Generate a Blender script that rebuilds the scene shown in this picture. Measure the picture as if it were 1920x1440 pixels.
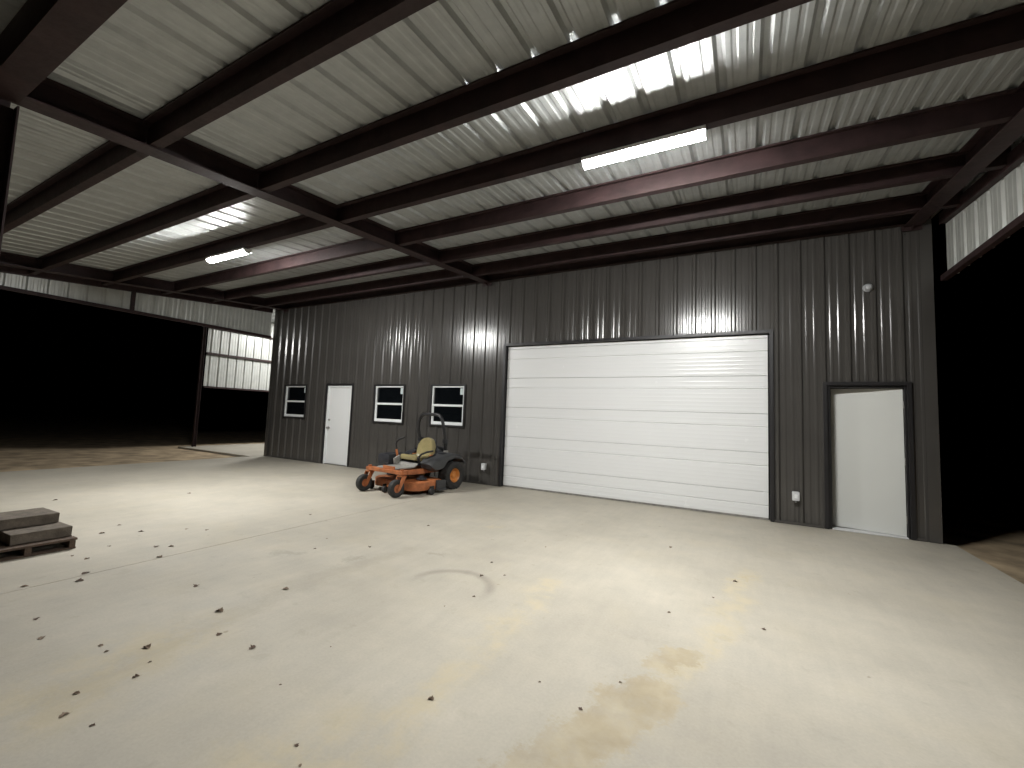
import bpy, bmesh, math, random
from mathutils import Matrix, Vector
R = math.radians
random.seed(7)
for o in list(bpy.data.objects): bpy.data.objects.remove(o, do_unlink=True)
sc = bpy.context.scene
COL = sc.collection

# ------------------------------------------------------------------ camera
def rodrigues(r):
    v = Vector(r); return Matrix.Rotation(v.length, 3, v.normalized())
W2C = rodrigues((-0.0832, 0.4965, 0.0191)) @ Matrix(((1, 0, 0), (0, 0, -1), (0, 1, 0)))
right, up, back = W2C[0], -W2C[1], -W2C[2]
cam = bpy.data.cameras.new('camera'); camo = bpy.data.objects.new('camera', cam); COL.objects.link(camo)
camo.matrix_world = Matrix(((right[0], up[0], back[0], 1.3783), (right[1], up[1], back[1], -7.931),
                            (right[2], up[2], back[2], 1.474), (0, 0, 0, 1)))
cam.sensor_fit = 'HORIZONTAL'; cam.sensor_width = 36; cam.lens = 803.8 / 1920 * 36
cam.clip_start = 0.05; cam.clip_end = 2000
sc.camera = camo
# ------------------------------------------------------------------ world: moonless night
w = bpy.data.worlds.new('World'); sc.world = w; w.use_nodes = True
nt = w.node_tree; nt.nodes.clear()
sky = nt.nodes.new('ShaderNodeTexSky'); sky.sky_type = 'NISHITA'; sky.sun_disc = False
sky.sun_elevation = R(-5); sky.sun_rotation = R(200)
bg = nt.nodes.new('ShaderNodeBackground'); bg.inputs[1].default_value = 0.002
wo = nt.nodes.new('ShaderNodeOutputWorld')
nt.links.new(sky.outputs[0], bg.inputs[0]); nt.links.new(bg.outputs[0], wo.inputs[0])
# ------------------------------------------------------------------ exposure / renderer
LAMP = 690.0
sc.view_settings.view_transform = 'Standard'; sc.view_settings.look = 'None'
sc.view_settings.exposure = 0.0; sc.view_settings.gamma = 1.0; sc.view_settings.use_curve_mapping = False
sc.render.engine = 'CYCLES'
sc.cycles.use_denoising = True
try: sc.cycles.denoiser = 'OPENIMAGEDENOISE'
except Exception: pass
sc.cycles.max_bounces = 6; sc.cycles.diffuse_bounces = 4; sc.cycles.glossy_bounces = 3
sc.cycles.use_adaptive_sampling = True; sc.cycles.adaptive_threshold = .02
sc.cycles.sample_clamp_indirect = 5.0
sc.cycles.caustics_reflective = False; sc.cycles.caustics_refractive = False

# ------------------------------------------------------------------ materials
def base_mat(name, col, rough=.5, metal=0., spec=.5):
    m = bpy.data.materials.new(name); m.use_nodes = True
    b = m.node_tree.nodes['Principled BSDF']
    b.inputs['Base Color'].default_value = (*col, 1); b.inputs['Roughness'].default_value = rough
    b.inputs['Metallic'].default_value = metal; b.inputs['Specular IOR Level'].default_value = spec
    return m, m.node_tree, b
def nd(t, typ, **kw):
    n = t.nodes.new(typ)
    for k, v in kw.items(): setattr(n, k, v)
    return n
def noise(t, scale, detail=4, vec=None, rough=.55):
    n = nd(t, 'ShaderNodeTexNoise'); n.inputs['Scale'].default_value = scale
    n.inputs['Detail'].default_value = detail; n.inputs['Roughness'].default_value = rough
    if vec is not None: t.links.new(vec, n.inputs['Vector'])
    return n
def ramp(t, src, stops):
    r = nd(t, 'ShaderNodeValToRGB'); cr = r.color_ramp
    while len(cr.elements) < len(stops): cr.elements.new(.5)
    for e, (p, c) in zip(cr.elements, stops): e.position = p; e.color = (*c, 1) if len(c) == 3 else c
    t.links.new(src, r.inputs[0]); return r
def worn(name, col, rough=.5, metal=0., var=.25, scale=3., bump=.0, bscale=30., spec=.5, rvar=.12, stretch=None):
    """a colour with procedural mottling, uneven gloss and fine relief"""
    m, t, b = base_mat(name, col, rough, metal, spec)
    co = nd(t, 'ShaderNodeTexCoord'); vec = co.outputs['Object']
    if stretch:
        mp = nd(t, 'ShaderNodeMapping'); mp.inputs['Scale'].default_value = stretch
        t.links.new(vec, mp.inputs['Vector']); vec = mp.outputs[0]
    n = noise(t, scale, 6, vec)
    lo = tuple(c * (1 - var) for c in col); hi = tuple(min(1, c * (1 + var)) for c in col)
    r = ramp(t, n.outputs[0], [(.3, lo), (.7, hi)]); t.links.new(r.outputs[0], b.inputs['Base Color'])
    n2 = noise(t, scale * 4.3, 4, vec)
    mr = nd(t, 'ShaderNodeMapRange'); mr.inputs['To Min'].default_value = max(.02, rough - rvar); mr.inputs['To Max'].default_value = rough + rvar
    t.links.new(n2.outputs[0], mr.inputs[0]); t.links.new(mr.outputs[0], b.inputs['Roughness'])
    if bump:
        n3 = noise(t, bscale, 3, vec); bp = nd(t, 'ShaderNodeBump'); bp.inputs['Strength'].default_value = bump; bp.inputs['Distance'].default_value = .01
        t.links.new(n3.outputs[0], bp.inputs['Height']); t.links.new(bp.outputs[0], b.inputs['Normal'])
    return m
M = {}
M['wall'] = worn('charcoal_painted_steel', (.068, .064, .059), .195, 0, .08, 1.2, .05, 1.6, .6, .03)
M['trim'] = worn('dark_trim_steel', (.018, .017, .018), .42, 0, .15, 3)
M['roof'] = worn('zinc_coated_sheet', (.39, .405, .40), .40, .33, .08, 9, .02, 2.5, .4, .04)
M['liner'] = worn('pale_sheet_back', (.50, .51, .48), .36, .15, .08, 4, .05, 2.0)
M['oxide'] = worn('red_oxide_primer', (.030, .016, .016), .6, 0, .35, 5, .15, 40, .3)
M['white_door'] = worn('white_painted_steel', (.80, .81, .81), .27, 0, .004, 1, .02, 2, .5, .01)
M['white_frame'] = worn('white_vinyl', (.80, .82, .82), .4, 0, .03, 6)
M['door_leaf'] = worn('primed_white_door', (.66, .67, .64), .42, 0, .006, 1, 0, 30, .5, .02)
M['glass'] = base_mat('dark_window_glass', (.004, .005, .006), .04, 0, .5)[0]
M['sticker'] = worn('pale_sticker', (.55, .62, .62), .6, 0, .1, 60)
M['chrome'] = worn('brushed_nickel', (.45, .44, .42), .3, 1, .1, 30)
M['grey_box'] = worn('grey_outlet_plastic', (.40, .41, .42), .35, 0, .06, 20)
M['clear_cover'] = worn('pale_cover_plastic', (.62, .63, .64), .25, 0, .05, 20)
M['paver'] = worn('weathered_concrete_paver', (.125, .103, .080), .85, 0, .30, 14, .5, 90)
M['pallet'] = worn('old_pallet_wood', (.085, .055, .037), .8, 0, .4, 5, .4, 60, stretch=(1, 12, 12))
M['leaf'] = worn('dry_leaf', (.085, .050, .032), .75, 0, .5, 40)
M['leaf_pale'] = worn('dry_leaf_tan', (.17, .12, .08), .75, 0, .4, 40)
M['orange'] = worn('orange_machine_paint', (.40, .135, .050), .45, 0, .35, 7, .06, 30)
M['rim'] = worn('orange_wheel_rim', (.50, .19, .04), .4, 0, .15, 9)
M['rubber'] = worn('tyre_rubber', (.022, .021, .020), .7, 0, .35, 18, .3, 60)
M['black'] = worn('black_tube_paint', (.018, .018, .020), .38, 0, .2, 9)
M['plastic'] = worn('charcoal_plastic', (.045, .046, .048), .48, 0, .2, 9, .1, 80)
M['engine'] = worn('engine_black', (.020, .021, .026), .5, 0, .3, 14)
M['vinyl'] = worn('tan_seat_vinyl', (.33, .28, .14), .20, 0, .12, 12, .10, 25)
M['foot'] = worn('grey_foot_plate', (.27, .26, .24), .5, 0, .3, 14)
M['housing'] = worn('white_lamp_housing', (.7, .7, .7), .4, 0, .03, 6)
M['dirt'] = worn('bare_dirt', (.38, .29, .185), .95, 0, .45, 2.2, .8, 14)
M['weeds'] = worn('dry_grass', (.10, .10, .05), .9, 0, .4, 3)
def emit(name, col, s):
    m = bpy.data.materials.new(name); m.use_nodes = True; t = m.node_tree; t.nodes.clear()
    e = nd(t, 'ShaderNodeEmission'); e.inputs[0].default_value = (*col, 1); e.inputs[1].default_value = s
    o = nd(t, 'ShaderNodeOutputMaterial'); t.links.new(e.outputs[0], o.inputs[0]); return m
M['lamp'] = emit('led_diffuser', (1.0, .995, .97), LAMP)

def concrete():
    m, t, b = base_mat('broom_finished_concrete', (.5, .47, .4), .72, 0, .35)
    L = t.links.new
    geo = nd(t, 'ShaderNodeNewGeometry'); pos = geo.outputs['Position']
    def vm(op, a, bb=None):
        n = nd(t, 'ShaderNodeVectorMath', operation=op)
        for i, x in enumerate((a, bb)):
            if x is None: continue
            if isinstance(x, (tuple, list)): n.inputs[i].default_value = x
            else: L(x, n.inputs[i])
        return n
    def mm(op, a, bb=None, clamp=False):
        n = nd(t, 'ShaderNodeMath', operation=op); n.use_clamp = clamp
        for i, x in enumerate((a, bb)):
            if x is None: continue
            if isinstance(x, (int, float)): n.inputs[i].default_value = x
            else: L(x, n.inputs[i])
        return n.outputs[0]
    nw = noise(t, 2.6, 5, pos); off = vm('SUBTRACT', nw.outputs['Color'], (.5, .5, .5)); off2 = vm('SCALE', off.outputs[0]); off2.inputs['Scale'].default_value = .30
    pw = vm('ADD', pos, off2.outputs[0]).outputs[0]
    nfine = noise(t, 7, 8, pos, .7).outputs[0]; nvf = noise(t, 34, 6, pos, .7).outputs[0]
    def seg(a, bb, r0, r1):
        """1 near the segment, 0 away from it, ragged edge"""
        ax, ay = a; bx, by = bb; d = (bx - ax, by - ay, 0); l2 = d[0] ** 2 + d[1] ** 2 + 1e-9
        pa = vm('SUBTRACT', pw, (ax, ay, 0)).outputs[0]
        tt = mm('DIVIDE', vm('DOT_PRODUCT', pa, d).outputs['Value'], l2, True)
        s = vm('SCALE', d); L(tt, s.inputs['Scale'])
        dist = vm('LENGTH', vm('SUBTRACT', pa, s.outputs[0]).outputs[0]).outputs['Value']
        dist = mm('ADD', dist, mm('ADD', mm('MULTIPLY', mm('SUBTRACT', nfine, .5), .34), mm('MULTIPLY', mm('SUBTRACT', nvf, .5), .14)))
        rr = nd(t, 'ShaderNodeMapRange', interpolation_type='SMOOTHSTEP')
        rr.inputs['From Min'].default_value = r1; rr.inputs['From Max'].default_value = r0
        L(dist, rr.inputs[0]); return rr.outputs[0]
    def union(ms):
        o = ms[0]
        for x in ms[1:]: o = mm('MAXIMUM', o, x)
        return o
    def chain(pts, r0, r1): return union([seg(pts[i], pts[i + 1], r0, r1) for i in range(len(pts) - 1)])
    # slab colour: cool trowelled grey to warm dusty tan
    n1 = noise(t, .55, 5, pos); c1 = ramp(t, n1.outputs[0], [(.32, (.395, .365, .305)), (.68, (.49, .455, .385))])
    n2 = noise(t, 3.2, 8, pos, .62); c2 = ramp(t, n2.outputs[0], [(.3, (.90, .90, .90)), (.72, (1.05, 1.04, 1.02))])
    n3 = noise(t, 60, 4, pos); c3 = ramp(t, n3.outputs[0], [(.25, (.94, .94, .94)), (.75, (1.04, 1.04, 1.04))])
    def mix(kind, f, a, bb):
        x = nd(t, 'ShaderNodeMix', data_type='RGBA', blend_type=kind)
        if isinstance(f, (int, float)): x.inputs['Factor'].default_value = f
        else: L(f, x.inputs['Factor'])
        for i, v in ((6, a), (7, bb)):
            if isinstance(v, tuple): x.inputs[i].default_value = (*v, 1)
            else: L(v, x.inputs[i])
        return x.outputs[2]
    c = mix('MULTIPLY', 1.0, c1.outputs[0], c2.outputs[0]); c = mix('MULTIPLY', 1.0, c, c3.outputs[0])
    # tracked-in sand
    sand_hi = union([chain([(.90, -5.36), (.76, -5.84), (.66, -6.1), (.45, -6.7)], .11, .19), chain([(1.05, -4.88), (.94, -5.12)], .05, .12), seg((1.38, -3.0), (1.33, -3.2), 0, .10)])
    sand_lo = union([chain([(1.40, -2.9), (1.21, -4.46), (1.14, -4.75), (.95, -5.3), (.70, -6.2)], .02, .17), chain([(-.14, -4.3), (-.10, -5.2), (-.08, -5.66), (-.05, -6.4)], .02, .17),
                     chain([(-1.77, -6.46), (-1.73, -6.83), (-1.6, -7.1)], .05, .5), seg((-.2, -6.5), (-.4, -6.8), .05, .35), seg((-1.61, -2.94), (-1.5, -2.9), 0, .14)])
    brk = ramp(t, noise(t, 4.2, 7, pos, .68).outputs[0], [(.40, (.12, .12, .12)), (.56, (1, 1, 1))]).outputs[0]
    scol = ramp(t, noise(t, 3.4, 5, pw, .55).outputs[0], [(.36, (.33, .275, .18)), (.50, (.38, .32, .215)), (.64, (.44, .38, .27))]).outputs[0]
    c = mix('MIX', mm('MULTIPLY', mm('MULTIPLY', sand_lo, brk), .6), c, (.50, .43, .29))
    c = mix('MIX', mm('MULTIPLY', sand_hi, mm('ADD', .50, mm('MULTIPLY', brk, .35))), c, scol)
    # grime: wheel track, arc-shaped scuff, damp rectangles
    track = chain([(-1.80, -4.3), (-1.92, -5.3), (-1.80, -6.2), (-1.6, -7.0)], .0, .22)
    c = mix('MULTIPLY', mm('MULTIPLY', track, .22), c, (.5, .47, .42))
    dA = vm('LENGTH', vm('SUBTRACT', pos, (-.86, -4.82, 0)).outputs[0]).outputs['Value']
    ring = nd(t, 'ShaderNodeMapRange', interpolation_type='SMOOTHSTEP'); ring.inputs['From Min'].default_value = .075; ring.inputs['From Max'].default_value = .0
    L(mm('ABSOLUTE', mm('SUBTRACT', dA, .36)), ring.inputs[0])
    far = nd(t, 'ShaderNodeSeparateXYZ'); L(pos, far.inputs[0])
    half = nd(t, 'ShaderNodeMapRange', interpolation_type='SMOOTHSTEP'); half.inputs['From Min'].default_value = -4.95; half.inputs['From Max'].default_value = -4.65
    L(mm('ADD', far.outputs[1], mm('MULTIPLY', mm('SUBTRACT', nfine, .5), .4)), half.inputs[0])
    arc = mm('MULTIPLY', ring.outputs[0], half.outputs[0])
    c = mix('MULTIPLY', mm('MULTIPLY', arc, .42), c, (.42, .42, .42))
    spots = union([seg((-2.82, -5.12), (-2.62, -4.99), .01, .09), seg((-2.12, -4.85), (-1.97, -4.75), .01, .09), seg((-1.52, -4.27), (-1.38, -4.17), .01, .09)])
    c = mix('MULTIPLY', mm('MULTIPLY', spots, .30), c, (.5, .5, .48))
    # trowel smudges and small dark spots
    n7 = noise(t, 5.5, 7, pw, .6); sg = ramp(t, n7.outputs[0], [(.60, (0, 0, 0)), (.70, (1, 1, 1))])
    c = mix('MULTIPLY', mm('MULTIPLY', sg.outputs[0], .16), c, (.55, .54, .50))
    st = nd(t, 'ShaderNodeMapping'); st.inputs['Scale'].default_value = (9, 1.1, 1); st.inputs['Rotation'].default_value = (0, 0, .25); L(pos, st.inputs['Vector'])
    n8 = noise(t, 1.6, 6, st.outputs[0], .6); sg2 = ramp(t, n8.outputs[0], [(.35, (.97, .97, .97)), (.7, (1.02, 1.02, 1.02))])
    c = mix('MULTIPLY', 1.0, c, sg2.outputs[0])
    vo = nd(t, 'ShaderNodeTexVoronoi'); vo.inputs['Scale'].default_value = 3.2; L(pw, vo.inputs['Vector'])
    vs_ = nd(t, 'ShaderNodeMapRange'); vs_.inputs['From Min'].default_value = .055; vs_.inputs['From Max'].default_value = .03; L(vo.outputs['Distance'], vs_.inputs[0])
    c = mix('MULTIPLY', mm('MULTIPLY', vs_.outputs[0], .45), c, (.35, .31, .26))
    n5 = noise(t, 1.3, 3, pos); sm = ramp(t, n5.outputs[0], [(.55, (0, 0, 0)), (.75, (1, 1, 1))])
    c = mix('MIX', mm('MULTIPLY', sm.outputs[0], .22), c, (.46, .40, .28))
    L(c, b.inputs['Base Color'])
    bp = nd(t, 'ShaderNodeBump'); bp.inputs['Strength'].default_value = .18; bp.inputs['Distance'].default_value = .004
    nb = noise(t, 45, 5, pos); L(nb.outputs[0], bp.inputs['Height']); L(bp.outputs[0], b.inputs['Normal'])
    rr = nd(t, 'ShaderNodeMapRange'); rr.inputs['To Min'].default_value = .55; rr.inputs['To Max'].default_value = .85
    L(n2.outputs[0], rr.inputs[0]); L(rr.outputs[0], b.inputs['Roughness'])
    return m
M['concrete'] = concrete()

# ------------------------------------------------------------------ mesh helpers
class MB:
    def __init__(s): s.bm = bmesh.new()
    def box(s, x0, x1, y0, y1, z0, z1, bev=0., mat=None):
        g = bmesh.ops.create_cube(s.bm, size=1)['verts']
        for v in g: v.co = Vector(((x0 + x1) / 2 + v.co.x * (x1 - x0), (y0 + y1) / 2 + v.co.y * (y1 - y0), (z0 + z1) / 2 + v.co.z * (z1 - z0)))
        if bev:
            es = list({e for v in g for e in v.link_edges})
            r = bmesh.ops.bevel(s.bm, geom=es, offset=bev, segments=2, affect='EDGES', profile=.6)
            g = list({v for f in r['faces'] for v in f.verts} | {v for v in g if v.is_valid})
        if mat is not None: bmesh.ops.transform(s.bm, matrix=mat, verts=g)
        return s
    def poly(s, vs, fs):
        vv = [s.bm.verts.new(v) for v in vs]
        for f in fs:
            try: s.bm.faces.new([vv[i] for i in f])
            except ValueError: pass
        return s
    def prism(s, pts, axis, a, b):
        """extrude a 2-D outline along an axis from a to b"""
        def p(q, t):
            if axis == 'x': return (t, q[0], q[1])
            if axis == 'y': return (q[0], t, q[1])
            return (q[0], q[1], t)
        n = len(pts); vs = [p(q, a) for q in pts] + [p(q, b) for q in pts]
        fs = [list(range(n))[::-1], list(range(n, 2 * n))] + [(i, (i + 1) % n, n + (i + 1) % n, n + i) for i in range(n)]
        return s.poly(vs, fs)
    def tube(s, pts, r, seg=10, r2=None):
        pts = [Vector(p) for p in pts]; rings = []; n = len(pts)
        t0 = (pts[1] - pts[0]).normalized(); u = t0.orthogonal().normalized()
        for i, p in enumerate(pts):
            t = ((pts[min(i + 1, n - 1)] - pts[max(i - 1, 0)])).normalized()
            u = (u - t * u.dot(t)).normalized(); v = t.cross(u)
            rr = r if r2 is None else r + (r2 - r) * i / (n - 1)
            rings.append([s.bm.verts.new(p + (u * math.cos(a) + v * math.sin(a)) * rr) for a in [2 * math.pi * k / seg for k in range(seg)]])
        for i in range(n - 1):
            for k in range(seg):
                s.bm.faces.new((rings[i][k], rings[i][(k + 1) % seg], rings[i + 1][(k + 1) % seg], rings[i + 1][k]))
        s.bm.faces.new(rings[0][::-1]); s.bm.faces.new(rings[-1]); return s
    def lathe(s, prof, axis='x', c=(0, 0, 0), seg=28, caps=True):
        """prof: (along, radius)"""
        rings = []
        for (h, r) in prof:
            ring = []
            for k in range(seg):
                a = 2 * math.pi * k / seg; q = (r * math.cos(a), r * math.sin(a))
                co = (h, q[0], q[1]) if axis == 'x' else ((q[0], h, q[1]) if axis == 'y' else (q[0], q[1], h))
                ring.append(s.bm.verts.new((co[0] + c[0], co[1] + c[1], co[2] + c[2])))
            rings.append(ring)
        for i in range(len(rings) - 1):
            for k in range(seg):
                s.bm.faces.new((rings[i][k], rings[i][(k + 1) % seg], rings[i + 1][(k + 1) % seg], rings[i + 1][k]))
        if caps: s.bm.faces.new(rings[0][::-1]); s.bm.faces.new(rings[-1])
        return s
    def xf(s, m): bmesh.ops.transform(s.bm, matrix=m, verts=s.bm.verts); return s
    def mesh(s, name, mats, smooth=False):
        bmesh.ops.recalc_face_normals(s.bm, faces=s.bm.faces)
        me = bpy.data.meshes.new(name); s.bm.to_mesh(me); s.bm.free()
        for m_ in (mats if isinstance(mats, (list, tuple)) else [mats]): me.materials.append(M[m_])
        if smooth:
            me.polygons.foreach_set('use_smooth', [True] * len(me.polygons))
            try: me.set_sharp_from_angle(angle=R(38))
            except Exception: pass
        return me
    def obj(s, name, mat, parent=None, smooth=False): return link(name, s.mesh(name, mat, smooth), parent)
def link(name, me, parent=None, loc=None):
    o = bpy.data.objects.new(name, me); COL.objects.link(o)
    if parent is not None: o.parent = parent
    if loc is not None: o.location = loc
    return o
def tag(o, label=None, cat=None, group=None, kind=None):
    for k, v in (('label', label), ('category', cat), ('group', group), ('kind', kind)):
        if v: o[k] = v
    return o
def thing(name, label, cat, loc=(0, 0, 0), rz=0, group=None):
    o = bpy.data.objects.new(name, None); COL.objects.link(o); o.location = loc; o.rotation_euler = (0, 0, rz); o.empty_display_size = .2
    return tag(o, label, cat, group)
def copy_tree(o, parent=None):
    c = o.copy(); COL.objects.link(c); c.parent = parent
    for ch in list(o.children): copy_tree(ch, c)
    return c

RIB = .3048
def rib_points(u0, u1):
    """break points (u, height) of a ribbed steel sheet between u0 and u1"""
    pts = []
    k = math.floor(u0 / RIB) - 1
    while k * RIB < u1 + RIB:
        c = k * RIB
        for du, h in ((-.042, 0), (-.017, .031), (.017, .031), (.042, 0)): pts.append((c + du, h))
        for m_ in (c + RIB / 3, c + 2 * RIB / 3):
            for du, h in ((-.026, 0), (-.013, .0045), (.013, .0045), (.026, 0)): pts.append((m_ + du, h))
        k += 1
    pts.sort()
    def hgt(u):
        for (a, ha), (b_, hb) in zip(pts, pts[1:]):
            if a <= u <= b_: return ha + (hb - ha) * (u - a) / max(1e-9, b_ - a)
        return 0
    us = [u0] + [p[0] for p in pts if u0 + 1e-4 < p[0] < u1 - 1e-4] + [u1]
    return us, hgt
def sheet(u0, u1, zlo, zhi, place, openings=(), skin=0., two=False):
    """one ribbed sheet; place(u, h, z) -> world point; openings are cut out"""
    us, hgt = rib_points(u0, u1)
    for (a, b_, c, d) in openings:
        for x in (a, b_):
            if u0 < x < u1: us.append(x)
    us = sorted(set(round(u, 5) for u in us))
    mb = MB(); bm = mb.bm; cache = {}
    def vert(u, z, off):
        key = (u, round(z, 4), off)
        if key not in cache: cache[key] = bm.verts.new(place(u, hgt(u) + off, z))
        return cache[key]
    for a, b_ in zip(us, us[1:]):
        mid = (a + b_) / 2
        cuts = sorted([(o[2], o[3]) for o in openings if o[0] < mid < o[1]])
        z = None; spans = []; cur = 'lo'
        for (c, d) in cuts:
            if c > 0.01: spans.append((cur, c))
            cur = d
        spans.append((cur, 'hi'))
        for (p, q) in spans:
            za = lambda u, p=p: zlo(u) if p == 'lo' else p
            zb = lambda u, q=q: zhi(u) if q == 'hi' else q
            for off, mi in ((0, 0), (skin, 1))[:2 if two else 1]:
                f = bm.faces.new((vert(a, za(a), off), vert(b_, za(b_), off), vert(b_, zb(b_), off), vert(a, zb(a), off)))
                f.material_index = mi
    return mb

# ------------------------------------------------------------------ ground and slabs
def ground():
    mb = MB(); n = 40; bm = mb.bm; rows = []
    g = [-600, -200, -80, -40] + [-30 + i * 1.5 for i in range(41)] + [40, 80, 200, 600]
    for x in g:
        row = []
        for y in g:
            z = -.075 + (random.uniform(-.02, .02) if abs(x) < 60 and abs(y) < 60 else 0)
            row.append(bm.verts.new((x, y, z)))
        rows.append(row)
    for i in range(len(g) - 1):
        for j in range(len(g) - 1):
            bm.faces.new((rows[i][j], rows[i + 1][j], rows[i + 1][j + 1], rows[i][j + 1]))
    o = mb.obj('ground', 'dirt', smooth=True); tag(o, kind='structure'); return o
ground()
slab = MB().box(-11.45, 3.83, -8.9, 11.9, -.20, -.030).obj('concrete_slab', 'concrete'); tag(slab, kind='structure')
def slab_panel(x0, x1, y0, y1):
    o = MB().box(x0, x1, y0, y1, -.029, 0, .004).obj('slab_panel', 'concrete', slab); return o
J = .005
slab_panel(-11.45, -3.52 - J, -8.9, -.002); slab_panel(-3.52 + J, 3.83, -8.9, -.002); slab_panel(-11.20, 3.60, .002, 11.9)
side_slab = MB().box(-15.75, -11.50, -.30, 11.5, -.20, -.004, .004).obj('side_slab', 'concrete'); tag(side_slab, kind='structure')

# ------------------------------------------------------------------ the building
WALL_TOP = 4.66
GD = (-3.10, 1.73, 0, 2.965); RD = (2.47, 3.38, 0, 2.12); LD = (-8.66, -7.70, 0, 2.12)
WIN = [(-10.50, -9.57), (-6.86, -5.91), (-5.045, -4.125)]
WZ = (1.215, 2.115)
OPEN = [GD, RD, LD] + [(a, b, *WZ) for a, b in WIN]
bld = thing('metal_building', 'charcoal ribbed steel building with white roll-up door and two walk doors', 'building', (-3.8, 0, 0))
BI = Matrix.Translation((3.8, 0, 0))
def bpart(mb, name, mat, parent=None, smooth=False):
    mb.xf(BI); return mb.obj(name, mat, parent or bld, smooth)
x = -11.22; W9 = .9144
edges = [x]
k0 = math.ceil((x - .06) / W9)
u = k0 * W9 + .06
while u < 3.64: edges.append(u); u += W9
edges.append(3.64)
for a, b in zip(edges, edges[1:]):
    if b - a < .03: continue
    bpart(sheet(a, b, lambda u: .012, lambda u: WALL_TOP, lambda u, h, z: (u, -.002 - h, z), OPEN), 'wall_sheet', 'wall')
# side walls and rear wall, same sheeting
def side_wall(px, sgn, y1, ztop):
    y = .02; i = 0
    while y < y1:
        e = min(y + W9, y1)
        bpart(sheet(y, e, lambda u: -.05, ztop, lambda u, h, z: (px + sgn * (.0 + h), u, z)), 'wall_sheet', 'wall'); y = e
BT = lambda y: WALL_TOP + .085 * (y if y < 6 else 12 - y)
side_wall(-11.235, -1, 11.9, BT); side_wall(3.655, 1, 11.9, BT)
xx = -11.22
while xx < 3.64:
    e = min(xx + W9 * 2, 3.64)
    bpart(sheet(xx, e, lambda u: -.05, lambda u: WALL_TOP, lambda u, h, z: (u, 11.92 + h, z)), 'wall_sheet', 'wall'); xx = e
for (ya, yb) in ((-.05, 6), (6, 12.1)):
    za, zb = WALL_TOP + .02 + .085 * (ya if ya < 5.9 else 6), WALL_TOP + .02 + .085 * (6 if yb == 6 else 12 - yb)
    bpart(MB().poly([(-11.5, ya, za), (3.9, ya, za), (3.9, yb, zb), (-11.5, yb, zb), (-11.5, ya, za + .06), (3.9, ya, za + .06), (3.9, yb, zb + .06), (-11.5, yb, zb + .06)],
          [(0, 3, 2, 1), (4, 5, 6, 7), (0, 1, 5, 4), (1, 2, 6, 5), (2, 3, 7, 6), (3, 0, 4, 7)]), 'roof', 'roof')
# corner trims
for cx, s in ((-11.24, -1), (3.66, 1)):
    mb = MB(); mb.box(min(cx, cx - s * .10), max(cx, cx - s * .10), -.046, -.034, .005, WALL_TOP)
    mb.box(cx - .003 if s < 0 else cx - .007, cx + .007 if s < 0 else cx + .003, -.034, .09, .005, WALL_TOP) if False else mb.box(min(cx + s * .030, cx + s * .034), max(cx + s * .030, cx + s * .034), -.046, .10, .005, WALL_TOP)
    mb.box(min(cx, cx + s * .030), max(cx, cx + s * .030), -.046, -.034, .005, WALL_TOP)
    bpart(mb, 'corner_trim', 'wall')
for ta, tb in ((-11.13, LD[0] - .06), (LD[1] + .06, GD[0] - .06), (GD[1] + .06, RD[0] - .06), (RD[1] + .06, 3.55)): bpart(MB().box(ta, tb, -.040, -.034, .006, .045), 'base_trim', 'wall')
def opening_trim(o, wd=.052, depth=.10, sill=True):
    """dark steel trim round an opening; a return runs back into the wall"""
    a, b, c, d = o; mb = MB(); f0, f1 = -.045, -.034
    zc = c if c > .01 else .006
    mb.box(a - wd, a, f0, f1, zc, d); mb.box(b, b + wd, f0, f1, zc, d); mb.box(a - wd, b + wd, f0, f1, d, d + wd)
    if c > .01: mb.box(a - wd, b + wd, f0, f1, c - wd, c)
    mb.box(a - .004, a, f1, depth, zc, d); mb.box(b, b + .004, f1, depth, zc, d); mb.box(a, b, f1, depth, d, d + .004)
    if c > .01: mb.box(a, b, f1, depth, c - .004, c)
    return bpart(mb, 'opening_trim', 'trim')
for o in OPEN: opening_trim(o, .034 if o[2] > .5 else .052)
# ---- rows of wall screws (a few millimetres across)
sm = MB(); k = math.ceil(-11.1 / RIB)
while k * RIB < 3.5:
    for z in (.16, 1.12, 2.30, 3.32, 4.30):
        u = k * RIB + .062
        if any(o[0] - .06 < u < o[1] + .06 and o[2] - .06 < z < o[3] + .06 for o in OPEN): continue
        sm.lathe([(-.0025, .011), (-.004, .011), (-.005, .006), (-.010, .006)], 'y', (u, 0, z), 8)
    k += 1
tag(bpart(sm, 'wall_screws', 'trim'), kind='stuff')
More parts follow.
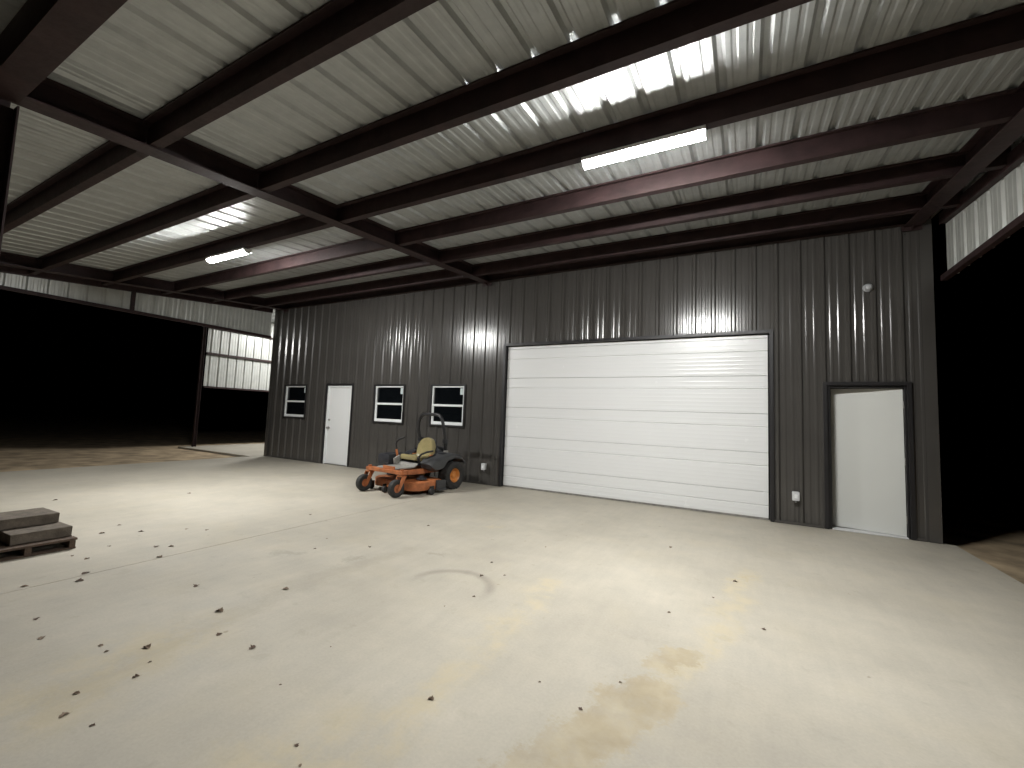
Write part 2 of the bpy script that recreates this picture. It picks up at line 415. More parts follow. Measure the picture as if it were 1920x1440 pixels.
# ---- roll-up door: five ribbed sections in a recess
gd = bpo = bpy.data.objects.new('roll_up_door', None); COL.objects.link(gd); gd.parent = bld
for jx in (GD[0] + .004, GD[1] - .02): bpart(MB().box(jx, jx + .016, .10, .13, .006, GD[3] - .01), 'door_track', 'trim', gd)
tag(gd, 'wide white ribbed overhead door, closed')
GZ = [0.03, .225, .435, .84, 1.05, 1.455, 1.665, 2.07, 2.28, 2.685, 2.895, 2.958]
def door_section(z0, z1, grooves):
    """section profile in (y, z): flat face with V grooves and shallow pressed ribs"""
    zs = [(z0 + .002, .058), (z0 + .008, .044)]
    marks = sorted(grooves)
    z = z0 + .05
    k = 0
    pr = []
    step = .0675
    zz = z0 + step * .7
    while zz < z1 - .03:
        if all(abs(zz - g) > .03 for g in marks): pr += [(zz - .016, .044), (zz - .006, .0428), (zz + .006, .0428), (zz + .016, .044)]
        zz += step
    for g in marks: pr += [(g - .012, .044), (g, .060), (g + .010, .044)]
    pr.sort(); zs += [p for p in pr if z0 + .01 < p[0] < z1 - .01] + [(z1 - .006, .044), (z1 - .001, .058)]
    mb = MB(); x0, x1 = GD[0] + .021, GD[1] - .021
    n = len(zs); vs = [(x0, y, zc) for zc, y in zs] + [(x1, y, zc) for zc, y in zs]
    mb.poly(vs + [(x0, .10, z0), (x1, .10, z0), (x0, .10, z1), (x1, .10, z1)],
            [(i, i + 1, n + i + 1, n + i) for i in range(n - 1)] + [(2 * n, 2 * n + 1, n, 0), (n - 1, 2 * n - 1, 2 * n + 3, 2 * n + 2)])
    return bpart(mb, 'door_section', 'white_door', gd)
secs = [(GZ[0], GZ[2], [GZ[1]]), (GZ[2], GZ[4], [GZ[3]]), (GZ[4], GZ[6], [GZ[5]]), (GZ[6], GZ[8], [GZ[7]]), (GZ[8], GZ[10], [GZ[9]]), (GZ[10], GZ[11], [])]
for s_ in secs: door_section(*s_)
bpart(MB().box(GD[0] + .02, GD[1] - .02, .05, .09, .004, .029), 'bottom_seal', 'foot', gd)
# ---- windows
def window(a, b):
    z0, z1 = WZ; e = .006
    fr = MB(); w1 = .032; y0, y1 = -.012, .045
    fr.box(a + e, a + e + w1, y0, y1, z0 + e, z1 - e); fr.box(b - e - w1, b - e, y0, y1, z0 + e, z1 - e)
    fr.box(a + e + w1, b - e - w1, y0, y1, z1 - e - w1, z1 - e); fr.box(a + e + w1, b - e - w1, y0, y1, z0 + e, z0 + e + w1 * 1.2)
    wi = bpart(fr, 'window', 'white_frame')
    zm = (z0 + z1) / 2 + .0
    bpart(MB().box(a + e + w1, b - e - w1, y0 - .006, y1 - .01, zm - .024, zm + .024, .003), 'meeting_rail', 'white_frame', wi)
    bpart(MB().box(a + e + w1, a + .056, 0, .04, z0 + .046, zm - .024).box(b - .056, b - e - w1, 0, .04, z0 + .046, zm - .024).box(a + .056, b - .056, 0, .04, z0 + .045, z0 + .075), 'lower_sash', 'white_frame', wi)
    bpart(MB().box(a + e + w1, b - e - w1, .030, .036, zm + .024, z1 - e - w1), 'pane', 'glass', wi)
    bpart(MB().box(a + .056, b - .056, .016, .022, z0 + .075, zm - .024), 'pane', 'glass', wi)
    bpart(MB().box(b - .15, b - .055, .0275, .0295, z1 - .20, z1 - .05), 'sticker', 'sticker', wi)
    bpart(MB().box(a - .02, b + .02, .05, .06, z0 - .02, z1 + .02), 'inner_blind', 'trim', wi)
for a, b in WIN: window(a, b)
# ---- left walk door, closed
a, b, c, d = LD
ld = bpart(MB().box(a + .004, a + .045, -.02, .09, .006, d - .006).box(b - .045, b - .004, -.02, .09, .006, d - .006).box(a + .045, b - .045, -.02, .09, d - .045, d - .006), 'walk_door', 'white_frame')
bpart(MB().box(a + .049, b - .049, .012, .055, .022, d - .049, .003), 'door_leaf', 'white_door', ld)
bpart(MB().box(a + .045, b - .045, -.02, .09, .003, .018, .003), 'threshold', 'chrome', ld)
hx = a + .115
bpart(MB().lathe([(.012, .030), (-.002, .032), (-.006, .014), (-.030, .014), (-.036, .026), (-.056, .031), (-.068, .024), (-.072, .004)], 'y', (hx, 0, .975), 20), 'door_knob', 'chrome', ld, True)
bpart(MB().lathe([(.012, .028), (-.008, .030), (-.016, .024), (-.020, .006)], 'y', (hx, 0, 1.19), 20), 'deadbolt', 'chrome', ld, True)
# ---- right walk door, standing slightly open
a, b, c, d = RD
rd = bpart(MB().box(a + .004, a + .04, .0, .13, .006, d - .006).box(b - .022, b - .004, .0, .13, .006, d - .006).box(a + .04, b - .022, .0, .13, d - .03, d - .006), 'walk_door', 'trim')
tag(rd, 'walk door standing ajar')
mt = Matrix.Translation((b - .026, .045, 0)) @ Matrix.Rotation(R(-11), 4, 'Z')
bpart(MB().box(-.825, 0, 0, .044, .022, d - .036, .003).xf(mt), 'door_leaf', 'door_leaf', rd)
bpart(MB().box(a + .04, b - .022, -.03, .15, .003, .018, .003), 'threshold', 'housing', rd)
for hz in (.25, 1.05, 1.85): bpart(MB().lathe([(hz - .05, .008), (hz + .05, .008)], 'z', (b - .021, .035, 0), 10), 'hinge', 'chrome', rd, True)
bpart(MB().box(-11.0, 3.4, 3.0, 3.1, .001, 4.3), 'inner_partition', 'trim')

# ------------------------------------------------------------------ the canopy
S = .085; ROOF = 4.62                          # underside of the roof sheets at the wall, fall per metre
zr = lambda y: ROOF + S * y
EAVE = -7.12
can = thing('steel_canopy', 'open red-primed steel canopy with pale ribbed roof attached along the building front', 'canopy', (-3.62, -7.07, 0))
CI = Matrix.Translation((3.62, 7.07, 0))
def cpart(mb, name, mat, smooth=False, parent=None): mb.xf(CI); return mb.obj(name, mat, parent or can, smooth)
# roof sheets: ribs stand up, flats rest on the purlins
n_sheet = 17; x0 = -11.60
i0 = math.floor(x0 / W9)
for i in range(n_sheet):
    a = -11.58 + i * W9; b = a + W9
    us_shift = lambda u: u
    cpart(sheet(a, b, lambda u: -7.30, lambda u: -.03, lambda u, h, z: (u, z, ROOF + S * z + h + .001)), 'roof_sheet', 'roof')
# purlins (Z sections) bay by bay
RX = [-10.72, -3.62, 3.48]                      # rafter centre lines
PY = [-6.21, -5.16, -4.06, -2.94, -1.82, -.72]
def purlin(y, xa, xb, dep=.205):
    zt = zr(y); th = .006
    pts = [(-.075, zt + S * -.075), (.006, zt), (.006, zt - dep + th), (.080, zt - dep + th + S * .08), (.080, zt - dep + .028), (.086, zt - dep + .028), (.086, zt - dep), (0, zt - dep), (0, zt - th), (-.069, zt - th - .006), (-.069, zt - .026), (-.075, zt - .026)]
    cpart(MB().prism([(y + p[0], p[1]) for p in pts], 'x', xa, xb), 'purlin', 'oxide')
bays = [(-11.36, RX[0] - .02), (RX[0] + .02, RX[1] - .02), (RX[1] + .02, RX[2] - .02), (RX[2] + .02, 3.80)]
ebays = [(-11.36, RX[0] - .105), (RX[0] + .105, RX[1] - .105), (RX[1] + .105, RX[2] - .105), (RX[2] + .105, 3.80)]
for y in PY:
    for xa, xb in bays: purlin(y, xa, xb)
# ledger on the wall, eave beam over the columns
cpart(MB().prism([(-.055, zr(-.05)), (-.05, zr(-.05) - .2), (-.125, zr(-.05) - .2), (-.125, zr(-.05) - .19), (-.062, zr(-.05) - .19), (-.062, zr(-.06))], 'x', -11.2, 3.62), 'ledger', 'oxide')
def ibeam(w, d, tf=.012, tw=.010):
    a, b_, c = w / 2, d, tw / 2
    return [(-a, 0), (a, 0), (a, tf), (c, tf), (c, b_ - tf), (a, b_ - tf), (a, b_), (-a, b_), (-a, b_ - tf), (-c, b_ - tf), (-c, tf), (-a, tf)]
for xa, xb in ebays:
    cpart(MB().box(xa, xb, EAVE - .09, EAVE + .09, zr(EAVE) - .30, zr(EAVE) - .012), 'eave_beam', 'oxide')
for rx in RX:
    dep = .225; pr = ibeam(.20, dep)
    mb = MB(); ya, yb = EAVE - .10, -.07
    vs = []
    for y in (ya, yb): vs += [(rx + p[0], y, zr(y) - dep - .002 + p[1]) for p in pr]
    n = 12
    mb.poly(vs, [list(range(n))[::-1], list(range(n, 2 * n))] + [(i, (i + 1) % n, n + (i + 1) % n, n + i) for i in range(n)])
    r = cpart(mb, 'rafter', 'oxide')
    cpart(MB().box(rx - .11, rx + .11, -.069, -.052, zr(0) - .29, zr(0) - .02).prism([(-.069, zr(-.07) - .228), (-.069, zr(0) - .285), (-.20, zr(-.2) - .228)], 'x', rx - .006, rx + .006), 'end_plate', 'oxide', parent=r)
    # column
    mb = MB(); q = ibeam(.20, .20); cy = EAVE - .05
    zt = zr(EAVE) - .31
    mb.prism([(rx + p[0], cy - .05 + p[1]) for p in q], 'z', .012, zt)
    cpart(mb, 'column', 'oxide')
    cpart(MB().box(rx - .15, rx + .15, cy - .10, cy + .20, .0005, .012), 'base_plate', 'oxide')
# end bands of sheeting under the rakes, with a girt at the bottom and one along the rake
for ex, s in ((-11.44, -1), (3.84, 1)):
    y = EAVE - .05
    while y < -.04:
        e = min(y + W9, -.04)
        cpart(sheet(y, e, lambda u: 3.585, lambda u: zr(u) + .0, lambda u, h, z: (ex + s * h, u, z), (), .003, True), 'end_sheet', ['liner', 'wall']); y = e
    xi = ex - s * .004
    lo, hi = min(xi, xi - s * .07), max(xi, xi - s * .07)
    cpart(MB().box(lo, hi, EAVE - .05, -.05, 3.565, 3.640), 'girt', 'oxide')
    def rk(y, d): return zr(y) - d
    mb = MB(); ya, yb = EAVE + .1, -.06
    vs = [(xq, yq, rk(yq, dq)) for yq in (ya, yb) for xq, dq in ((lo, .25), (hi, .25), (hi, .10), (lo, .10))]
    mb.poly(vs, [(0, 1, 2, 3), (7, 6, 5, 4), (0, 4, 5, 1), (1, 5, 6, 2), (2, 6, 7, 3), (3, 7, 4, 0)])
    cpart(mb, 'rake_girt', 'oxide')
    for yy in (-3.45,):
        cpart(MB().box(lo, hi, yy - .035, yy + .035, 3.641, zr(yy) - .252), 'stub_post', 'oxide')

# ------------------------------------------------------------------ side lean-to beyond the left corner
ln = thing('side_lean_to', 'side lean-to with part-height pale ribbed wall lit behind the building corner', 'lean-to', (-15.5, .1, 0))
LI = Matrix.Translation((15.5, -.1, 0))
def lpart(mb, name, mat): mb.xf(LI); return mb.obj(name, mat, ln)
lpart(MB().prism([(-15.5 + p[0], .02 + p[1]) for p in ibeam(.10, .10)], 'z', -.003, 4.75), 'post', 'oxide')
lpart(MB().prism([(-15.5 + p[0], 6.02 + p[1]) for p in ibeam(.10, .10)], 'z', -.003, 4.75), 'post', 'oxide')
y = .19
while y < 6.0:
    e = min(y + W9, 6.0)
    lpart(sheet(y, e, lambda u: 2.10, lambda u: 4.85, lambda u, h, z: (-15.48 - h, u, z), (), .003, True), 'wall_sheet', ['liner', 'wall']); y = e
for z0, h in ((2.07, .06), (3.26, .075), (4.20, .075)): lpart(MB().box(-15.475, -15.41, .185, 6.01, z0, z0 + h), 'girt', 'oxide')
lpart(MB().box(-15.56, -15.44, -7.0, 6.2, 4.76, 4.86), 'eave_beam', 'oxide') if False else None
yy = .02
while yy < 6.1:
    e = min(yy + W9, 6.1)
    lpart(sheet(yy, e, lambda u: -15.75, lambda u: -11.52, lambda u, h, z: (z, u, 4.87 + .04 * (z + 15.5) + h)), 'roof_sheet', 'roof'); yy = e

# ------------------------------------------------------------------ lamps
def lamp(x, y, z, label, ln_=1.12, rz=0):
    t = thing('strip_light', label, 'light', (x, y, z), rz, 'linear LED strip lights')
    h = ln_ / 2
    MB().box(-h, h, -.078, .078, -.004, .032, .004).obj('housing', 'housing', t)
    pts = [(-.042, -.001)] + [(.050 * math.cos(a), -.004 - .050 * math.sin(a)) for a in [math.pi - math.pi * k / 10 for k in range(11)]] + [(.042, -.001)]
    pts = [(.056 * math.cos(a), -.001 - .044 * math.sin(a)) for a in [math.pi * k / 12 for k in range(13)]]
    MB().prism(pts, 'x', -h + .008, h - .008).obj('diffuser', 'lamp', t)
    for s in (-1, 1):
        MB().prism([(p[0] * 1.04, p[1] * 1.04) for p in pts], 'x', h - .007 if s > 0 else -h, h if s > 0 else -h + .007).obj('end_cap', 'housing', t)
        MB().box(s * h * .7 - .015, s * h * .7 + .015, -.006, .006, .032, .06).obj('bracket', 'chrome', t)
    return t
LZ = zr(-4.02) - .205 - .060
lamp(.53, -4.015, LZ, 'lit linear LED strip light under the canopy in front of the roll-up door')
lamp(-6.35, -4.015, LZ, 'lit linear LED strip light under the canopy in front of the small windows')
lamp(-13.6, 3.1, 4.70, 'lit linear LED strip light under the side lean-to roof')

# ------------------------------------------------------------------ small wall fittings
def outlet(x, z, label):
    t = thing('outlet_box', label, 'outlet', (x, -.034, z), 0, 'weatherproof outlets on the wall')
    MB().box(-.042, .042, -.05, 0, -.065, .065, .008).obj('box', 'grey_box', t)
    MB().box(-.048, .048, -.085, -.051, -.070, .068, .014).obj('cover', 'clear_cover', t)
    MB().box(-.02, .02, -.092, -.086, -.03, .03, .003).obj('latch_plate', 'white_frame', t)
    MB().lathe([(-.07, .012), (-.05, .012)], 'z', (0, -.03, -.03), 12).obj('conduit_stub', 'grey_box', t)
outlet(-3.50, .385, 'pale outlet box on the wall between the mower and the roll-up door')
outlet(2.057, .44, 'pale outlet box on the wall between the roll-up door and the open walk door')
s = thing('round_sensor', 'small round grey fitting high on the wall above the open walk door', 'fitting', (2.98, -.033, 3.56))
MB().lathe([(0, .05), (-.02, .055), (-.022, .048), (-.05, .048), (-.07, .034), (-.078, .012)], 'y', (0, 0, 0), 20).obj('dome', 'grey_box', s, True)
MB().lathe([(0, .062), (-.010, .060)], 'y', (0, 0, 0), 20).obj('base_ring', 'grey_box', s, True)

# ------------------------------------------------------------------ pavers on a pallet
pal = thing('wooden_pallet', 'low wooden pallet carrying the stepped paver stack', 'pallet', (-5.0, -6.45, 0))
for yy in (-.30, 0, .30): MB().box(-.50, .54, yy - .022, yy + .022, .0175, .082).obj('stringer', 'pallet', pal)
for k in range(7):
    xx = -.46 + k * .158 + random.uniform(-.008, .008)
    MB().box(xx - .05, xx + .055, -.34, .335, .083, .103, .003).obj('deck_board', 'pallet', pal)
for xx in (-.44, .02, .48): MB().box(xx - .045, xx + .05, -.33, .33, .0005, .0168, .002).obj('bottom_board', 'pallet', pal)
def rough_slab():
    mb = MB().box(-.21, .21, -.21, .21, 0, .098, .007); r = random.Random(3)
    bmesh.ops.subdivide_edges(mb.bm, edges=[e for e in mb.bm.edges if e.calc_length() > .15], cuts=5, use_grid_fill=True)
    for v in mb.bm.verts:
        if abs(v.co.x) > .2 or abs(v.co.y) > .2: v.co += Vector((r.uniform(-.003, .003), r.uniform(-.003, .003), r.uniform(-.0015, .0015)))
    return mb.mesh('paver', 'paver')
pm = rough_slab()
for (x, y, z, rz, lab) in [(-4.785, -6.345, .1045, 2, 'square brown-grey concrete paver on the pallet, one step below the top one'),
                           (-5.225, -6.36, .1045, -1, 'square brown-grey concrete paver on the pallet beneath the top one'),
                           (-5.045, -6.375, .206, 1.5, 'square brown-grey concrete paver lying topmost on the stepped stack')]:
    o = link('paver', pm, None, (x, y, z)); o.rotation_euler = (0, 0, R(rz)); tag(o, lab, 'paver', 'pavers stacked on the pallet')

# ------------------------------------------------------------------ zero-turn mower (front faces -Y)
mw = thing('zero_turn_mower', 'orange zero-turn riding mower with tan seat and black roll bar', 'mower', (-4.29, -1.53, 0), R(-6.5))
def mp(mb, name, mat, parent=None, smooth=False): return mb.obj(name, mat, parent or mw, smooth)
def arc(cx, cy, r, a0, a1, n): return [(cx + r * math.cos(R(a0 + (a1 - a0) * i / n)), cy + r * math.sin(R(a0 + (a1 - a0) * i / n))) for i in range(n + 1)]
def tyre(mb, c, r, w, ri):
    h = w / 2
    mb.lathe([(-h * .72, ri), (-h * .95, ri + (r - ri) * .25), (-h, ri + (r - ri) * .6), (-h * .86, r * .965), (-h * .55, r), (0, r * 1.004), (h * .55, r), (h * .86, r * .965), (h, ri + (r - ri) * .6), (h * .95, ri + (r - ri) * .25), (h * .72, ri)], 'x', c, 36, False)
    return mb
for s in (-1, 1):
    # rear drive wheels
    c = (s * .465, .70, .268)
    wh = mp(tyre(MB(), c, .268, .26, .135), 'rear_wheel', 'rubber', None, True)
    tr = MB()
    for k in range(22):
        a = 2 * math.pi * k / 22
        for j in (-1, 1):
            m_ = Matrix.Translation(c) @ Matrix.Rotation(a + j * .07, 4, 'X') @ Matrix.Translation((j * .055, 0, .266)) @ Matrix.Rotation(j * .5, 4, 'Z')
            tr.box(-.05, .05, -.012, .012, -.008, .007, 0, m_)
    mp(tr, 'tread', 'rubber', wh)
    mp(MB().lathe([(s * -.09, .136), (s * .092, .140), (s * .100, .134), (s * .088, .120), (s * .045, .100), (s * .04, .05), (s * .06, .045), (s * .062, .01)], 'x', c, 28), 'rim', 'rim', wh, True)
    # front casters with forks
    cx, cy = s * .445, -.66
    cw = mp(tyre(MB(), (cx, cy, .152), .152, .105, .07), 'front_caster', 'rubber', None, True)
    mp(MB().lathe([(-.052, .02), (-.040, .03), (-.036, .06), (-.040, .071), (.040, .071), (.036, .06), (.040, .03), (.052, .02)], 'x', (cx, cy, .152), 20), 'rim', 'orange', cw, True)
    fk = MB()
    for j in (-1, 1):
        fk.prism([(cy - .03, .12), (cy + .03, .12), (cy + .16, .36), (cy + .07, .36)], 'x', cx + j * .068 - .006, cx + j * .068 + .006)
    fk.box(cx - .074, cx + .074, cy + .06, cy + .17, .345, .362, .003)
    fk.lathe([(.36, .032), (.47, .032)], 'z', (cx, cy + .115, 0), 14)
    mp(fk, 'caster_fork', 'orange', cw)
# frame: front cross tube, side rails
mp(MB().box(-.50, .50, -.60, -.50, .375, .440, .010), 'front_beam', 'orange')
for s in (-1, 1):
    mp(MB().prism([(-.52, .36), (-.52, .43), (-.2, .42), (.85, .44), (.85, .34), (-.15, .33)], 'x', s * .29 - .03, s * .29 + .03), 'frame_rail', 'orange')
    mp(MB().poly([(s * .30, -.50, .438), (s * .50, -.50, .438), (s * .30, -.28, .418), (s * .30, -.50, .38), (s * .50, -.50, .38), (s * .30, -.28, .38)], [(0, 1, 2), (5, 4, 3), (0, 3, 4, 1), (1, 4, 5, 2), (2, 5, 3, 0)]), 'gusset', 'orange')
# deck shell with a scalloped front
dp = [(-.66, .30), (-.66, -.12)] + arc(-.42, -.16, .24, 180, 265, 6) + arc(0, -.20, .26, 230, 310, 6) + arc(.42, -.16, .24, 275, 360, 6) + [(.66, .30), (.40, .40), (-.40, .40)]
mb = MB(); n = len(dp)
vs = [(x, y, .085) for x, y in dp] + [(x, y, .235) for x, y in dp] + [(x * .965, y * .95 + .004, .252) for x, y in dp]
mb.poly(vs, [(i, (i + 1) % n, n + (i + 1) % n, n + i) for i in range(n)] + [(n + i, n + (i + 1) % n, 2 * n + (i + 1) % n, 2 * n + i) for i in range(n)] + [list(range(2 * n, 3 * n))])
mb.xf(Matrix.Diagonal((.93, 1, .92, 1))); dk = mp(mb, 'cutting_deck', 'orange')
for (x, y) in ((-.42, -.05), (0, -.12), (.42, -.05)): mp(MB().lathe([(.252, .10), (.275, .095), (.28, .05), (.31, .045), (.312, .01)], 'z', (x, y, 0), 18), 'spindle_cover', 'engine', dk, True)
mp(MB().prism([(.12, .06), (.36, .05), (.36, .225), (.12, .24)], 'x', .618, .655).box(.655, .70, .13, .35, .05, .075), 'discharge_chute', 'plastic', dk)
for (x, y) in ((-.52, -.44), (-.05, -.50), (.30, -.47), (.70, -.06)):
    mp(MB().lathe([(-.03, .02), (-.03, .055), (.03, .055), (.03, .02)], 'x', (x, y, .062), 16).box(x - .04, x - .033, y - .012, y + .10, .05, .15), 'roller', 'rubber', dk, True)
# foot plate, front panel, seat pan
mp(MB().prism([(-.54, .445), (-.50, .462), (-.10, .462), (-.02, .52), (-.02, .505), (-.10, .445)], 'x', -.27, .27), 'foot_plate', 'foot')
mp(MB().box(-.05, .26, -.57, -.545, .44, .50, .005), 'front_panel', 'orange')
mp(MB().box(-.24, .24, -.02, .50, .47, .53, .012), 'seat_base', 'engine')
# side consoles / fuel tanks with fenders sweeping over the wheels
for s in (-1, 1):
    pr = [(.06, .44), (.03, .53), (.10, .60), (.30, .64), (.42, .70), (.62, .72), (.86, .68), (1.00, .56), (1.00, .50), (.90, .56), (.70, .60), (.48, .55), (.36, .42), (.16, .39)]
    mb = MB(); n = len(pr)
    vs = [(s * .28, y, z) for y, z in pr] + [(s * .52, y, z - .012) for y, z in pr] + [(s * .575, y * .97 + .012, z - (.05 if i in range(1, 9) else -.02)) for i, (y, z) in enumerate(pr)]
    mb.poly(vs, [list(range(n))] + [(i, (i + 1) % n, n + (i + 1) % n, n + i) for i in range(n)] + [(n + i, n + (i + 1) % n, 2 * n + (i + 1) % n, 2 * n + i) for i in range(n)] + [list(range(2 * n, 3 * n))])
    fd = mp(mb, 'fender', 'plastic' if s > 0 else 'engine', None, True)
    mp(MB().lathe([(.71, .045), (.745, .048), (.75, .03)], 'z', (s * .42, .56, 0), 16), 'fuel_cap', 'foot' if s > 0 else 'engine', fd, True)
    # steering lever: orange stalk then a bent black handle
    if s < 0: mp(MB().box(-.64, -.31, -.24, .30, .40, .66, .05), 'fuel_tank', 'engine', None, True)
    lv = mp(MB().tube([(s * .30, -.02, .56), (s * .31, -.06, .75 if s < 0 else .64)], .024, 8), 'control_lever', 'orange' if s < 0 else 'black')
    if s < 0: hp = [(-.31, -.055, .74), (-.325, -.07, .84), (-.31, -.06, .90), (-.26, -.03, .95), (-.16, 0, .985)]
    else: hp = [(.31, -.055, .63), (.36, -.03, .70), (.42, .05, .74), (.47, .16, .76)]
    mp(MB().tube(hp, .018, 8), 'handle', 'black', lv, True)
mp(MB().prism([(-.14, .47), (-.16, .58), (-.02, .64), (.02, .64), (.02, .47)], 'x', -.275, -.235), 'console_panel', 'foot')
# seat
def cushion(w, d, h, r):
    mb = MB().box(-w / 2, w / 2, -d / 2, d / 2, 0, h, r)
    bmesh.ops.subdivide_edges(mb.bm, edges=[e for e in mb.bm.edges if e.calc_length() > .12], cuts=4, use_grid_fill=True)
    return mb
mb = cushion(.44, .43, .11, .045)
for v in mb.bm.verts:
    if v.co.z > .08: v.co.z -= .03 * max(0, 1 - (v.co.x / .19) ** 2) * max(0, 1 - (v.co.y / .2) ** 2)
    v.co.z += .02 * (-v.co.y / .2 > .6)
seat = mp(mb.xf(Matrix.Translation((0, .17, .545))), 'seat', 'vinyl', None, True)
bk = MB(); prof = []
out = [(-.20, 0), (-.225, .12), (-.215, .26)] + [(.165 * math.cos(R(a)) * 1.12, .27 + .135 * math.sin(R(a))) for a in range(170, 5, -15)] + [(.215, .26), (.225, .12), (.20, 0)]
n = len(out); cxy = (0, .19)
lay = [(-.035, .80), (-.05, .93), (-.02, 1.0), (.05, 1.0), (.07, .9)]
vs = []
for (yo, sc_) in lay: vs += [(cxy[0] + (x - cxy[0]) * sc_, yo, cxy[1] + (z - cxy[1]) * sc_) for x, z in out]
fs = [list(range(n))[::-1], list(range((len(lay) - 1) * n, len(lay) * n))]
for L_ in range(len(lay) - 1): fs += [(L_ * n + i, L_ * n + (i + 1) % n, (L_ + 1) * n + (i + 1) % n, (L_ + 1) * n + i) for i in range(n)]
bk.poly(vs, fs)
bk.xf(Matrix.Translation((0, .40, .585)) @ Matrix.Rotation(R(-12), 4, 'X'))
br = mp(bk, 'backrest', 'vinyl', seat, True)
mp(MB().tube([(.20, .44, .60), (.235, .49, .80), (.16, .52, .95)], .016, 8), 'backrest_piping', 'black', seat)
for s in (-1, 1): mp(MB().box(s * .245 - .012, s * .245 + .012, .30, .50, .50, .66, .01), 'seat_bracket', 'orange', seat)
mp(MB().box(.36, .50, .40, .50, .685, .722, .006), 'control_panel', 'engine')
mp(MB().tube([(.20, .50, .62), (.30, .44, .70), (.34, .30, .66), (.33, .10, .60)], .011, 8), 'cable', 'black', None, True)
mp(MB().tube([(-.10, -.50, .47), (-.10, -.47, .53), (-.04, -.47, .53)], .012, 8), 'deck_pedal', 'black', None, True)
# engine
en = mp(MB().box(-.27, .27, .52, .98, .45, .66, .03), 'engine', 'engine')
mp(MB().lathe([(.66, .17), (.74, .175), (.78, .15), (.80, .05)], 'z', (0, .74, 0), 24), 'engine_shroud', 'engine', en, True)
mp(MB().lathe([(-.26, .07), (-.24, .085), (.0, .085), (.02, .07)], 'x', (-.13, .60, .74), 18), 'air_filter', 'engine', en, True)
mp(MB().box(-.36, .36, .96, 1.02, .34, .60, .015), 'rear_guard', 'orange')
# roll bar
def rops(off):
    h = [(.27, .68, .50), (.29, .67, .68), (.335, .63, .86), (.365, .57, 1.0), (.365, .53, 1.14), (.345, .52, 1.28), (.30, .52, 1.38), (.235, .52, 1.435), (.15, .52, 1.45)]
    return [(-a, b, c) for a, b, c in h] + h[::-1]
rb = mp(MB().tube(rops(0), .033, 10), 'roll_bar', 'black', None, True)
for s in (-1, 1): mp(MB().box(s * .352 - .04, s * .352 + .04, .555, .64, .88, .97, .008), 'hinge_bracket', 'black', rb)
mp(MB().box(-.22, -.02, .42, .56, .62, .70, .03), 'hose_bundle', 'engine') if False else None

# ------------------------------------------------------------------ dead leaves on the slab
def leaf_mesh(seed):
    r = random.Random(seed); mb = MB(); n = 7; L_ = 1.0; rows = []
    lobes = [0, .30, .22, .42, .28, .30, 0]
    for i in range(n):
        t = i / (n - 1); wdt = lobes[i] * r.uniform(.7, 1.25); curl = .22 * math.sin(t * math.pi) * r.uniform(.5, 1.4)
        bend = r.uniform(-.08, .08)
        rows.append([(t - .5, -wdt + bend, .03 + curl + wdt * r.uniform(.1, .75)), (t - .5, bend, .03 + curl * .3), (t - .5, wdt + bend, .03 + curl + wdt * r.uniform(.1, .75))])
    mn = min(p[2] for q in rows for p in q)
    vs = [(p[0], p[1], p[2] - mn + .004) for q in rows for p in q]
    fs = []
    for i in range(n - 1):
        for j in range(2): fs.append((i * 3 + j, i * 3 + j + 1, i * 3 + 3 + j + 1, i * 3 + 3 + j))
    mb.poly(vs, fs)
    bmesh.ops.remove_doubles(mb.bm, verts=mb.bm.verts, dist=1e-4)
    g = bmesh.ops.solidify(mb.bm, geom=mb.bm.faces[:], thickness=.012)
    mb.tube([(.48, 0, .03 - mn), (.62, .03, .05), (.74, .02, .03)], .012, 5)
    return mb.mesh('dead_leaf', 'leaf' if seed % 3 else 'leaf_pale')
LM = [leaf_mesh(k) for k in range(6)]
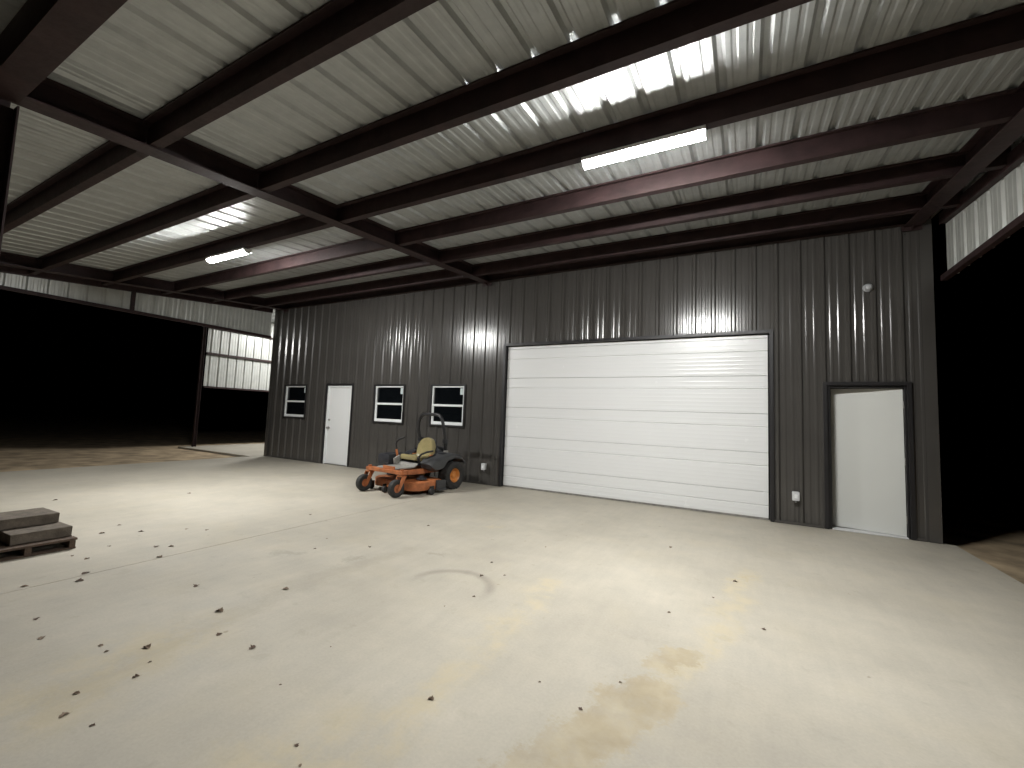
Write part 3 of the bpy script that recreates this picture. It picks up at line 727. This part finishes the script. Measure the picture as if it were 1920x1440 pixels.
LEAVES = [(-4.91, -5.78, 1), (-5.17, -5.54, .8), (-4.67, -5.52, 1), (-4.41, -5.18, .8), (-3.93, -5.67, 1.1), (-3.82, -5.59, 1), (-3.55, -5.8, 1.1), (-3.56, -6.32, 1.1), (-3.39, -6.41, 1), (-3.58, -6.67, 1.1), (-4.0, -6.18, .8),
 (-4.3, -5.92, .7), (-4.2, -6.22, .8), (-2.54, -5.96, 1.0), (-1.93, -6.1, 1.25), (-1.91, -5.61, 1.0), (-1.6, -6.27, .9), (-1.27, -6.25, .9), (-1.79, -6.58, 1.1), (-2.04, -6.71, .6), (-1.93, -6.72, .5), (-2.43, -6.86, .9), (-2.79, -6.8, .9),
 (-1.5, -6.74, .7), (-1.58, -6.95, .6), (-1.42, -7.04, .7), (-1.23, -7.0, .5), (-.05, -6.05, .75), (-.35, -6.6, .45), (-.24, -6.66, .35), (-.89, -5.99, .25), (-.8, -6.38, .3), (-2.2, -4.44, .8), (-2.61, -4.81, .7), (-.75, -4.46, .8), (-.56, -4.88, .55),
 (-.86, -4.1, .6), (-.58, -4.33, .5), (.61, -2.44, 1.0), (-.62, -3.3, .6), (.86, -4.28, .6), (.64, -5.71, .6), (.37, -5.62, .3), (1.5, -4.18, .6), (1.3, -3.23, .8), (1.14, -3.76, .6), (-6.69, -4.11, 1.1), (-7.45, -5.48, 1.2), (-4.19, -5.07, .7), (-3.94, -3.88, .9),
 (-2.27, -3.37, .7), (-2.82, -4.5, .5), (-.65, -5.15, .3), (-1.6, -6.64, .4), (.76, -5.38, .4)]
rr = random.Random(11)
for i, (x, y, s) in enumerate(LEAVES):
    o = link('dead_leaf', LM[rr.randrange(6)], None, (x, y, .0))
    k = .050 * s * rr.uniform(.9, 1.15); o.scale = (k, k, k * rr.uniform(.4, .7)); o.rotation_euler = (0, 0, rr.uniform(0, 6.28))
    if x < -6: where = 'dead brown leaf far out on the slab towards its dirt edge'
    elif x < -3.8: where = 'small dead brown leaf on the floor near the paver pallet'
    elif x < -3.2: where = 'dead brown leaf lying along the slab joint'
    elif math.hypot(x + .86, y + 4.82) < .75: where = 'small dead leaf beside the curved grey scuff mark'
    elif x > .3: where = 'small dead leaf near the sandy streak before the roll-up door'
    elif math.hypot(x + 1.75, y + 6.75) < .42: where = 'dead brown leaf on the broad tan dusty patch of floor'
    elif -.5 < x < .3 and y < -5.9: where = 'small dead leaf on the fainter tan streak beside the sandy one'
    elif y > -5.0: where = 'small dead leaf on pale floor between the mower and the scuff mark'
    else: where = 'curled dead brown leaf on open floor between slab joint and sandy streaks'
    tag(o, where, 'leaf', 'dead leaves scattered on the slab')
